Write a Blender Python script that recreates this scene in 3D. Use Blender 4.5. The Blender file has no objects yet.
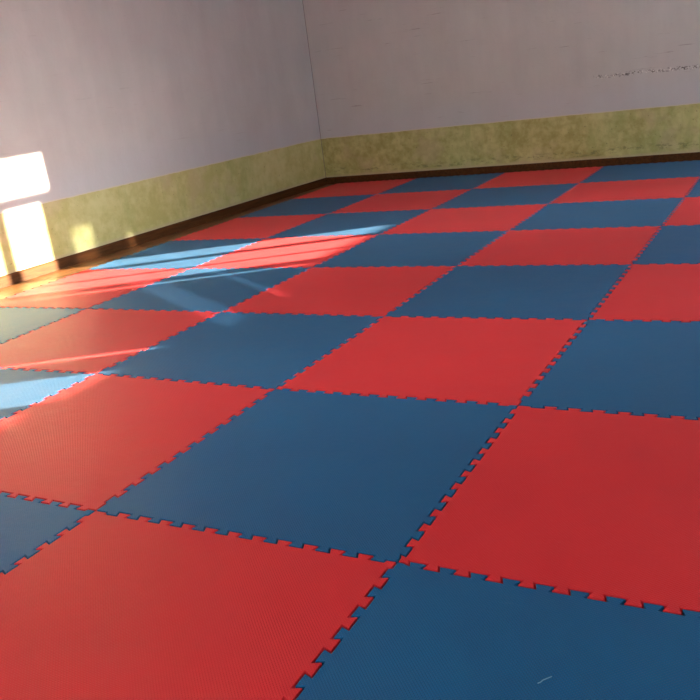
import bpy, bmesh, math, random
from mathutils import Vector
random.seed(4)
S = bpy.context.scene
C = S.collection

# ------------------------------------------------------------------ helpers
def link(name, bm, mat, parent=None, smooth=False):
    me = bpy.data.meshes.new(name)
    bm.normal_update(); bm.to_mesh(me); bm.free()
    if smooth:
        for p in me.polygons: p.use_smooth = True
    me.materials.append(mat)
    o = bpy.data.objects.new(name, me); C.objects.link(o)
    if parent: o.parent = parent
    return o
def struct(name, bm, mat, parent=None):
    o = link(name, bm, mat, parent)
    if not parent: o['kind'] = 'structure'
    return o
def box(bm, x0, x1, y0, y1, z0, z1):
    v = [bm.verts.new(p) for p in ((x0,y0,z0),(x1,y0,z0),(x1,y1,z0),(x0,y1,z0),(x0,y0,z1),(x1,y0,z1),(x1,y1,z1),(x0,y1,z1))]
    for f in ((0,3,2,1),(4,5,6,7),(0,1,5,4),(1,2,6,5),(2,3,7,6),(3,0,4,7)): bm.faces.new([v[i] for i in f])
def prism(bm, pts, z0, z1):
    a = [bm.verts.new((x,y,z0)) for x,y in pts]; b = [bm.verts.new((x,y,z1)) for x,y in pts]
    bm.faces.new(a[::-1]); bm.faces.new(b); n = len(pts)
    for i in range(n): bm.faces.new((a[i],a[(i+1)%n],b[(i+1)%n],b[i]))

class N:
    """small node-tree writer"""
    def __init__(s, name):
        s.m = bpy.data.materials.new(name); s.m.use_nodes = True
        s.t = s.m.node_tree; s.b = s.t.nodes['Principled BSDF']
        s.co = s.t.nodes.new('ShaderNodeTexCoord').outputs['Object']
    def n(s, typ, **kw):
        x = s.t.nodes.new(typ)
        for k, v in kw.items(): setattr(x, k, v)
        return x
    def put(s, sock, v):
        if isinstance(v, bpy.types.NodeSocket): s.t.links.new(v, sock)
        elif v is not None: sock.default_value = v
    def math(s, op, a, b=None, c=None, clamp=False):
        x = s.n('ShaderNodeMath', operation=op, use_clamp=clamp)
        s.put(x.inputs[0], a); s.put(x.inputs[1], b); s.put(x.inputs[2], c)
        return x.outputs[0]
    def mapped(s, scale=(1,1,1), rot=(0,0,0), loc=(0,0,0)):
        x = s.n('ShaderNodeMapping'); s.put(x.inputs[0], s.co)
        x.inputs['Scale'].default_value = scale; x.inputs['Rotation'].default_value = rot; x.inputs['Location'].default_value = loc
        return x.outputs[0]
    def noise(s, scale, detail=3, rough=.5, vec=None, dist=0):
        x = s.n('ShaderNodeTexNoise'); s.put(x.inputs['Vector'], vec or s.co)
        x.inputs['Scale'].default_value = scale; x.inputs['Detail'].default_value = detail
        x.inputs['Roughness'].default_value = rough; x.inputs['Distortion'].default_value = dist
        return x.outputs['Fac']
    def ramp(s, f, a, b):            # smoothstep a..b -> 0..1
        x = s.n('ShaderNodeMapRange', interpolation_type='SMOOTHSTEP')
        s.put(x.inputs['Value'], f); x.inputs['From Min'].default_value = a; x.inputs['From Max'].default_value = b
        return x.outputs[0]
    def mix(s, f, a, b):
        x = s.n('ShaderNodeMix', data_type='RGBA')
        s.put(x.inputs[0], f)
        for k, v in ((6,a),(7,b)):
            if isinstance(v, tuple): v = (*v, 1)
            s.put(x.inputs[k], v)
        return x.outputs[2]
    def bump(s, h, strength, dist):
        x = s.n('ShaderNodeBump'); x.inputs['Strength'].default_value = strength; x.inputs['Distance'].default_value = dist
        s.put(x.inputs['Height'], h); s.put(s.b.inputs['Normal'], x.outputs[0])
    def xyz(s, v=None):
        x = s.n('ShaderNodeSeparateXYZ'); s.put(x.inputs[0], v or s.co); return x.outputs
    def set(s, **kw):
        for k, v in kw.items():
            k = k.replace('_', ' ')
            if isinstance(v, tuple): v = (*v, 1)
            s.put(s.b.inputs[k], v)
        return s.m

# ------------------------------------------------------------------ materials
def foam(name, c0, c1):
    m = N(name)
    big = m.noise(2.2, 3, .55); fine = m.noise(9, 4, .6)
    col = m.mix(m.math('MULTIPLY_ADD', big, .7, m.math('MULTIPLY', fine, .3)), c0, c1)
    # fine embossed weave of the foam skin
    w1 = m.n('ShaderNodeTexWave', wave_type='BANDS', bands_direction='DIAGONAL'); m.put(w1.inputs[0], m.mapped((1,1,0)))
    w1.inputs['Scale'].default_value = 75
    w2 = m.n('ShaderNodeTexWave', wave_type='BANDS', bands_direction='DIAGONAL'); m.put(w2.inputs[0], m.mapped((1,-1,0)))
    w2.inputs['Scale'].default_value = 75
    weave = m.math('MULTIPLY', w1.outputs['Fac'], w2.outputs['Fac'])
    # pale scuffs
    sc = m.ramp(m.noise(7, 5, .7, m.mapped((1,3.2,1), (0,0,.6))), .66, .80)
    col = m.mix(m.math('MULTIPLY', sc, .10), col, (.62,.55,.53))
    h = m.math('ADD', m.math('MULTIPLY', weave, 1.1), m.math('MULTIPLY', m.noise(11, 4, .6), 2.8))
    m.bump(h, .42, .0018)
    return m.set(Base_Color=col, Roughness=m.math('MULTIPLY_ADD', fine, .12, FOAM_R), Specular_IOR_Level=FOAM_S, Sheen_Weight=.026, Sheen_Roughness=.5)
FOAM_R, FOAM_S = .44, .28
RED  = foam('red_foam',  (.66,.014,.024), (.82,.034,.042))
BLUE = foam('blue_foam', (.001,.086,.225), (.002,.136,.325))

def plaster(name, axis):
    m = N(name); x, y, z = m.xyz()
    along = x if axis == 'x' else y
    n1 = m.noise(1.7, 4, .6); n2 = m.noise(11, 4, .65)
    streak = m.noise(5, 3, .6, m.mapped((1,1,.16)))
    # upper limewash, mauve grey
    up = m.mix(m.math('MULTIPLY_ADD', n1, .6, m.math('MULTIPLY', streak, .4)), (.40,.395,.385), (.645,.64,.61))
    up = m.mix(m.math('MULTIPLY', m.ramp(m.noise(26, 4, .7), .60, .75), .18), up, (.36,.33,.35))
    # cooler repainted strip just above the dado
    up = m.mix(m.math('MULTIPLY', m.ramp(m.math('MULTIPLY_ADD', n1, .25, m.math('MULTIPLY', z, -1)), -.80, -.45), .45), up, (.47,.495,.55))
    # horizontal hairline scratches
    hair = m.ramp(m.noise(2.2, 4, .7, m.mapped((1,1,24), (0,0.02,0))), .655, .69)
    up = m.mix(m.math('MULTIPLY', hair, .45 if axis == 'x' else .15), up, (.20,.17,.16))
    if axis == 'x':       # row of chipped plaster along z = .85 m near the right
        wob = m.math('MULTIPLY_ADD', m.noise(3, 2), .05, .835)
        band = m.math('SUBTRACT', 1, m.ramp(m.math('ABSOLUTE', m.math('SUBTRACT', z, wob)), .006, .024))
        band = m.math('MULTIPLY', band, m.ramp(along, -1.15, -.98))
        sp = m.noise(55, 3, .7)
        up = m.mix(m.math('MULTIPLY', band, m.math('MULTIPLY', m.ramp(sp, .51, .58), .95)), up, (.10,.085,.08))
        up = m.mix(m.math('MULTIPLY', band, m.math('MULTIPLY', m.ramp(m.noise(63, 2, .6, m.mapped((1,1,1),(0,0,0),(3,3,3))), .56, .60), .9)), up, (.72,.70,.66))
    # lower oil-paint dado, olive green; paler on side walls, daylight painted in
    lo = m.mix(m.ramp(m.math('MULTIPLY_ADD', n1, .5, m.math('MULTIPLY', n2, .5)), .36, .64), (.33,.31,.10) if axis == 'x' else (.43,.41,.15), (.54,.53,.23) if axis == 'x' else (.56,.54,.25))
    lo = m.mix(m.math('MULTIPLY', m.ramp(m.noise(3.5, 4, .7, m.mapped((1,1,.35))), .52, .68), .55 if axis == 'x' else .4), lo, (.33,.37,.12))
    lo = m.mix(m.math('MULTIPLY', m.ramp(m.noise(2.1, 3, .6, m.mapped((1,1,1),(0,0,0),(5,1,2))), .52, .66), .45), lo, (.50,.42,.25))
    lo = m.mix(m.math('MULTIPLY', m.ramp(m.noise(38, 3, .6), .66, .72), .55), lo, (.12,.12,.05))
    # scraped, darkened foot of the dado
    near = m.math('SUBTRACT', 1, m.ramp(m.math('ABSOLUTE', m.math('SUBTRACT', z, m.math('MULTIPLY_ADD', m.noise(1.3, 3), .10, .10))), .008, .05))
    lo = m.mix(m.math('MULTIPLY', near, m.math('MULTIPLY', m.ramp(m.noise(16, 5, .75, m.mapped((.6,.6,1.6))), .50, .60), .55 if axis == 'x' else .08)), lo, (.115,.13,.05))
    foot = m.math('SUBTRACT', 1, m.ramp(m.math('MULTIPLY_ADD', n2, .035, z), .105, .135))
    lo = m.mix(m.math('MULTIPLY', foot, .7), lo, (.50,.42,.27))
    edge = m.math('MULTIPLY_ADD', m.noise(6, 4, .7), .014, .517)
    isup = m.math('GREATER_THAN', z, edge)
    line = m.math('SUBTRACT', 1, m.ramp(m.math('ABSOLUTE', m.math('SUBTRACT', z, m.math('ADD', edge, .004))), .003, .008))
    col = m.mix(isup, lo, up)
    col = m.mix(m.math('MULTIPLY', line, .6), col, (.62,.56,.40))
    m.bump(m.math('ADD', m.noise(4, 4, .6), m.math('MULTIPLY', m.noise(30, 4, .6), .25)), .5, .012)
    return m.set(Base_Color=col, Roughness=m.math('MULTIPLY_ADD', isup, .25, .55), Specular_IOR_Level=.3)
WALL_X = plaster('plaster_far', 'x'); WALL_Y = plaster('plaster_side', 'y')

def wood(name, c0, c1, board, rough):
    m = N(name); x, y, z = m.xyz()
    g = m.noise(3, 5, .65, m.mapped((14,1.1,14)), .6)
    col = m.mix(m.ramp(g, .3, .7), c0, c1)
    h = g
    if board:
        fr = m.math('FRACT', m.math('DIVIDE', x, board))
        gap = m.ramp(m.math('ABSOLUTE', m.math('SUBTRACT', fr, .5)), .455, .485)
        col = m.mix(m.math('MULTIPLY', gap, .9), col, (.03,.012,.005))
        h = m.math('SUBTRACT', m.math('MULTIPLY', g, .3), gap)
    m.bump(h, .4, .003)
    return m.set(Base_Color=col, Roughness=rough, Specular_IOR_Level=.4 if board else .12)
PLANKS = wood('floor_planks', (.12,.044,.013), (.27,.11,.038), .09, .42)
SKIRT  = wood('skirting_paint', (.050,.017,.004), (.100,.036,.009), 0, .6)
m = N('white_joinery'); JOIN = m.set(Base_Color=m.mix(m.noise(6), (.66,.65,.62), (.76,.75,.72)), Roughness=.45)
m = N('ceiling_limewash'); CEIL = m.set(Base_Color=m.mix(m.noise(2), (.66,.64,.62), (.76,.74,.72)), Roughness=.9)

# ------------------------------------------------------------------ room shell
TOP = .02                                   # walking surface of the mats
YF, XR, YB, H = 7.10, 2.2, -4.6, 3.0        # far wall, right wall, back wall, ceiling height
def lx(y): return -4.43 + .05*(y - 2.5)     # face of the left wall (slightly out of square)

bm = bmesh.new(); box(bm, -5.2, XR+.3, YB-.3, YF+.3, -.12, 0); struct('floor', bm, PLANKS)
bm = bmesh.new(); prism(bm, [(lx(YB-.3)-.25,YB-.3),(lx(YB-.3),YB-.3),(lx(YF),YF),(lx(YF)-.25,YF)], 0, H); struct('wall_left', bm, WALL_Y)
bm = bmesh.new(); box(bm, -4.6, XR+.3, YF, YF+.25, 0, H); struct('wall_far', bm, WALL_X)
bm = bmesh.new(); box(bm, -5.2, XR+.3, YB-.3, YF+.3, H, H+.15); struct('ceiling', bm, CEIL)

def wall_open(name, lo, hi, fixed, openings, axis, mat, t=.25):
    bm = bmesh.new()
    def bx(a, b, z0, z1):
        if b-a < 1e-4 or z1-z0 < 1e-4: return
        if axis == 'y': box(bm, fixed, fixed+t, a, b, z0, z1)
        else: box(bm, a, b, fixed-t, fixed, z0, z1)
    cur = lo
    for a, b, z0, z1 in openings:
        bx(cur, a, 0, H); bx(a, b, 0, z0); bx(a, b, z1, H); cur = b
    bx(cur, hi, 0, H)
    return struct(name, bm, mat)
SILL, HEAD, TR0, TR1 = .880, 2.215, 1.855, 1.945
W1 = (5.50, 6.94, SILL, HEAD)
W2 = (2.40, 3.82, .85, HEAD)
W3 = (-.80, .50, 1.19, 2.10)
W4 = (-3.7, -2.2, SILL, HEAD)
T = .03                                      # the windows sit flush with the inner face so wall thickness casts no extra shade
wall_open('wall_right', YB-.3, YF, XR, [W4, W3, W2, W1], 'y', WALL_Y, T)
BW = [(-3.6,-2.0,.9,2.3), (-1.0,.6,.9,2.3)]
wall_open('wall_back', -5.0, XR, YB, BW, 'x', WALL_X, .12)

def window(name, w, bars, transom=True, beam_stops=()):
    """timber window in the right wall: outer frame, transom and upright members (y0, y1)"""
    y0, y1, z0, z1 = w; bm = bmesh.new(); d0, d1 = XR+.002, XR+T-.002
    if transom: box(bm, d0, d1, y0, y1, TR0, TR1)
    for a, b in bars: box(bm, d0, d1, a, b, z0, TR0 if transom else z1)
    for q in beam_stops: box(bm, d0, d1, *q)
    return struct(name, bm, JOIN)
window('window_1', W1, [(5.50,5.515),(5.565,5.72),(6.005,6.04),(6.395,6.50),(6.83,6.94)])
window('window_2', W2, [(2.40,2.44),(2.92,3.04),(3.45,3.73),(3.79,3.82)])
window('window_3', W3, [(-.80,-.66),(-.46,-.14),(-.06,.30),(.34,.50)], False, [(-.14,-.06,1.95,2.10),(.30,.34,1.76,2.10)])  # unseen; uprights and top boards shaped to cut the glint into narrow beams
window('window_4', W4, [(-3.7,-3.64),(-3.0,-2.9),(-2.26,-2.2)])  # unseen window behind the camera, added for ambient daylight
for k, (a, b, z0, z1) in enumerate(BW):  # unseen back-wall windows, put in to raise the ambient light
    bm = bmesh.new()
    for s in (a, (a+b)/2-.03, b-.05): box(bm, s, s+.05, YB-.10, YB-.04, z0, z1)
    struct('window_%d' % (5+k), bm, JOIN)

# skirting boards
def skirting(name, p0, p1, h=.082, t=.018):
    d = (Vector(p1)-Vector(p0)).normalized(); n = Vector((d.y,-d.x))
    bm = bmesh.new(); L = []
    prof = [(0,0),(t,0),(t,h-.012),(t-.007,h),(0,h)]
    for p in (Vector(p0), Vector(p1)):
        L.append([bm.verts.new((p.x+n.x*a, p.y+n.y*a, z)) for a, z in prof])
    k = len(prof)
    for i in range(k): bm.faces.new((L[0][i],L[0][(i+1)%k],L[1][(i+1)%k],L[1][i]))
    bm.faces.new(L[0][::-1]); bm.faces.new(L[1])
    bmesh.ops.recalc_face_normals(bm, faces=bm.faces)
    return struct(name, bm, SKIRT)
skirting('baseboard_left', (lx(YB),YB), (lx(YF),YF))
skirting('baseboard_far', (lx(YF)+.018,YF), (XR,YF))

bm = bmesh.new(); cx = lx(YF); box(bm, cx-.004, cx+.004, YF-.004, YF+.002, .08, H)  # thin dark vertical strip where the left and far walls meet
m = N('dark_corner_strip'); struct('corner_strip_1', bm, m.set(Base_Color=(.22,.195,.18), Roughness=.9))

# ------------------------------------------------------------------ jigsaw mats
# Nodes of the mat grid; the real mats are not laid perfectly square, so a few corners drift by a centimetre or so.
DRIFT = {(-1,0):(.001,-.006), (-2,1):(.004,.027), (0,1):(-.008,.007), (-3,2):(-.026,.014), (-1,2):(.010,-.016), (-3,4):(-.009,-.009), (0,5):(.004,.015), (0,6):(-.003,-.015)}
def node(i, j):
    dx, dy = DRIFT.get((i,j), (0,0)); return Vector((i+dx, j+dy))
A, NECK, TIP = .0105, .0165, .0245            # half tooth depth, half neck, half tip width
def centres(red_first):
    return [.110+.080*k for k in range(11)] if red_first else [.052+.0778*k for k in range(12)]
def profile(red_first):
    """(t, offset) along a seam; positive offset bulges away from the first tile"""
    pts = [(0,0)]; cs = centres(red_first)
    lo = cs[0]-.040
    if lo > .035: pts += [(lo-.024,0),(lo-.021,-A)]
    else: pts += [(.006,0)] ; pts[-1] = (.008,0)
    for c in cs:
        if c-TIP > .012 or True:
            pts += [(c-NECK,-A),(c-TIP,A),(c+TIP,A),(c+NECK,-A)]
    end = cs[-1]+.040
    pts += [(end+.018,-A),(end+.021,0),(1,0)]
    if lo <= .035: pts = [(0,0),(cs[0]-TIP-.010,0),(cs[0]-NECK-.002,-A*.6)] + pts[pts.index((cs[0]-TIP,A)):]
    return pts
PROF = {True: profile(True), False: profile(False)}
def colour_red(i, j): return (i+j) % 2 == 0
def seam(i, j, d):
    """polyline of the seam from node (i,j): d='h' towards +x (first tile below), d='v' towards +y (first tile left)"""
    p = node(i,j); q = node(i+1,j) if d == 'h' else node(i,j+1)
    u = (q-p); L = u.length; u = u/L
    n = Vector((-u.y,u.x)) if d == 'h' else Vector((u.y,-u.x))
    first = colour_red(i,j-1) if d == 'h' else colour_red(i-1,j)
    return [p+u*(t*L)+n*o for t, o in PROF[first]]
def inset(pts, d):
    n = len(pts); out = []
    for k in range(n):
        a, b, c = pts[k-1], pts[k], pts[(k+1)%n]
        e1 = (b-a).normalized(); e2 = (c-b).normalized()
        n1 = Vector((-e1.y,e1.x)); n2 = Vector((-e2.y,e2.x))
        m = n1+n2; l = m.length
        if l < 1e-6: out.append(b+n1*d); continue
        m /= l; out.append(b+m*(d/max(.5,m.dot(n1))))
    return out
def mat(i, j, label):
    o1 = seam(i,j,'h'); o2 = seam(i+1,j,'v'); o3 = seam(i,j+1,'h')[::-1]; o4 = seam(i,j,'v')[::-1]
    loop = []
    for part in (o1,o2,o3,o4): loop += part[:-1]
    ctr = sum((node(a,b) for a,b in ((i,j),(i+1,j),(i,j+1),(i+1,j+1))), Vector((0,0)))/4
    loop = [p-ctr for p in loop]
    bm = bmesh.new(); rings = []
    for d, z in ((.0027,0),(.0027,TOP-.0018),(.0031,TOP-.0006),(.0042,TOP)):
        rings.append([bm.verts.new((p.x,p.y,z)) for p in inset(loop,d)])
    n = len(loop)
    for r in range(3):
        for k in range(n): bm.faces.new((rings[r][k],rings[r][(k+1)%n],rings[r+1][(k+1)%n],rings[r+1][k]))
    bm.faces.new(rings[3]); bm.faces.new(rings[0][::-1])
    red = colour_red(i,j)
    o = link('foam_puzzle_mat', bm, RED if red else BLUE)
    o.location = (ctr.x,ctr.y,0)
    o['label'] = label; o['category'] = 'floor mat'; o['group'] = 'red and blue jigsaw foam mats'
    return o
ORD = ['','first','second','third','fourth','fifth','sixth','seventh','eighth','ninth']
SPECIAL = {
 (-1,0): 'large blue jigsaw foam mat at the centre of the photo, between four red mats',
 (0,0): 'large red jigsaw foam mat cut by the right edge, above the nearest blue mat',
 (-1,-1): 'nearest red jigsaw foam mat, filling the bottom left of the photo',
 (0,-1): 'nearest blue jigsaw foam mat, filling the bottom right corner of the photo',
 (-2,-1): 'blue jigsaw foam mat corner at the left edge, beside the nearest red mat',
 (-2,0): 'large red jigsaw foam mat at the left, left of the centre blue mat',
 (-3,0): 'sunlit pale blue jigsaw foam mat tip at the left edge, lowest sunlit blue mat',
 (0,1): 'large blue jigsaw foam mat cut by right edge, directly behind the large red one',
 (-1,1): 'red jigsaw foam mat directly behind the large centre blue mat',
 (-2,1): 'shaded blue jigsaw foam mat directly behind the large left-hand red mat',
 (-3,1): 'red jigsaw foam mat at left edge between two pale blue mat tips',
 (-4,1): 'greyish pale blue jigsaw foam mat tip at left edge, in front of brightest red mat',
 (-4,2): 'red jigsaw foam mat bleached orange by sun beside the left baseboard',
 (-4,3): 'sunlit light blue jigsaw foam mat beside the left baseboard, with shadow stripes',
 (-3,2): 'blue jigsaw foam mat crossed by faint diagonal light streaks',
 (-3,3): 'red jigsaw foam mat lit orange with dark shadow stripes, away from the wall',
}
for j in range(-2, 7):
    for i in range(-4, 2):
        red = colour_red(i,j); row = 7-j; colm = i+5
        seen = i <= 0 and j >= -1 and (i,j) not in ((-4,0),(-4,-1),(-3,-1))
        if (i,j) in SPECIAL: lab = SPECIAL[i,j]
        else:
            c = 'red' if red else 'blue'
            if seen: lab = '%s jigsaw foam mat, %s row from far wall, %s from the left wall' % (c, ORD[row], ORD[colm])
            else: lab = '%s jigsaw foam mat outside the view, %s row from far wall, %s from left wall' % (c, ORD[row], ORD[colm])
        mat(i, j, lab)

# a scrap of pale thread dropped on the nearest blue mat
bm = bmesh.new(); pts = [(.4375,-.3075),(.4415,-.3030),(.4440,-.2960),(.4500,-.2890),(.4570,-.2805)]; rings = []
for k, (x, y) in enumerate(pts):
    a = Vector(pts[max(k-1,0)]); b = Vector(pts[min(k+1,len(pts)-1)]); d = (b-a).normalized(); n = Vector((-d.y,d.x))
    rings.append([bm.verts.new((x-.447+n.x*.0011*math.cos(t), y+.294+n.y*.0011*math.cos(t), .0011+.0011*math.sin(t))) for t in [i*math.pi/3 for i in range(6)]])
for A_, B_ in zip(rings, rings[1:]):
    for i in range(6): bm.faces.new((A_[i],A_[(i+1)%6],B_[(i+1)%6],B_[i]))
bm.faces.new(rings[0][::-1]); bm.faces.new(rings[-1]); bmesh.ops.recalc_face_normals(bm, faces=bm.faces)
m = N('pale_thread'); o = link('thread_scrap', bm, m.set(Base_Color=(.22,.36,.50), Roughness=.8), smooth=True)
o.location = (.447,-.294,TOP); o['label'] = 'tiny scrap of pale thread lying on the nearest blue mat'; o['category'] = 'thread'

# ------------------------------------------------------------------ light
SKY, GLOW, GLOW_N = 6.4, 98.0, 40.0
w = bpy.data.worlds.new('sky'); S.world = w; w.use_nodes = True
bg = w.node_tree.nodes['Background']; bg.inputs[0].default_value = (.80,.88,1,1); bg.inputs[1].default_value = 1
SUN = Vector((1,.57,.2)).normalized()
t = w.node_tree; geo = t.nodes.new('ShaderNodeTexCoord')
dot = t.nodes.new('ShaderNodeVectorMath'); dot.operation = 'DOT_PRODUCT'; dot.inputs[1].default_value = SUN
t.links.new(geo.outputs['Generated'], dot.inputs[0])
def wm(op, a, b):
    x = t.nodes.new('ShaderNodeMath'); x.operation = op
    for k, v in enumerate((a,b)):
        if isinstance(v, bpy.types.NodeSocket): t.links.new(v, x.inputs[k])
        else: x.inputs[k].default_value = v
    return x.outputs[0]
glow = wm('POWER', wm('MAXIMUM', dot.outputs['Value'], 0.0), GLOW_N)      # hazy bright sky around the low sun
def wv(op, a, b):
    x = t.nodes.new('ShaderNodeVectorMath'); x.operation = op
    for k, v in enumerate((a,b)):
        if isinstance(v, bpy.types.NodeSocket): t.links.new(v, x.inputs[k])
        else: x.inputs[k].default_value = v
    return x.outputs[0]
sc_ = t.nodes.new('ShaderNodeVectorMath'); sc_.operation = 'SCALE'; sc_.inputs[0].default_value = (.90,.93,.86); t.links.new(wm('MULTIPLY', glow, GLOW), sc_.inputs['Scale'])
tot = wv('ADD', sc_.outputs[0], (.80*SKY,.93*SKY,1.06*SKY))
t.links.new(tot, bg.inputs[0])
S.cycles.diffuse_bounces = 6; S.cycles.max_bounces = 10
def lamp(name, typ, loc, direction, **kw):
    l = bpy.data.lights.new(name, typ)
    for k, v in kw.items(): setattr(l, k, v)
    o = bpy.data.objects.new(name, l); C.objects.link(o); o.location = loc
    o.rotation_euler = Vector(direction).to_track_quat('-Z','Y').to_euler(); return o
lamp('sun', 'SUN', (8,9,4), (-1,-.57,-.2), energy=62, color=(1,.86,.64), angle=math.radians(.42))
# low sun glancing back off a pane of glass across the yard, seen only through window_3
tgt = Vector((-2.6,2.35,TOP)); dr = Vector((-1,.60,-.29)).normalized()
p = tgt - dr*60
lamp('glint_from_window_across_the_yard', 'SPOT', p, dr, energy=260000, color=(1,.93,.82), spot_size=math.radians(4), spot_blend=.3, shadow_soft_size=.25)
# sky portals in the window openings
def portal(loc, d, sx, sy):
    o = lamp('window_daylight', 'AREA', loc, d, shape='RECTANGLE', size=sx, size_y=sy); o.data.cycles.is_portal = True
for y0, y1, z0, z1 in (W1,W2,W3,W4): portal((XR+.05,(y0+y1)/2,(z0+z1)/2), (-1,0,0), y1-y0, z1-z0)
for a, b, z0, z1 in BW: portal(((a+b)/2,YB-.15,(z0+z1)/2), (0,1,0), b-a, z1-z0)

# ------------------------------------------------------------------ camera
cd = bpy.data.cameras.new('camera'); cam = bpy.data.objects.new('camera', cd); C.objects.link(cam)
cd.sensor_width = 36; cd.lens = 849.363*36/700
cam.location = (.87305,-1.59535,1.13227+TOP); cam.rotation_euler = (1.260151,.124763,.486652)
S.camera = cam
S.view_settings.view_transform = 'Standard'; S.view_settings.look = 'None'; S.view_settings.gamma = 1
S.view_settings.exposure = .04
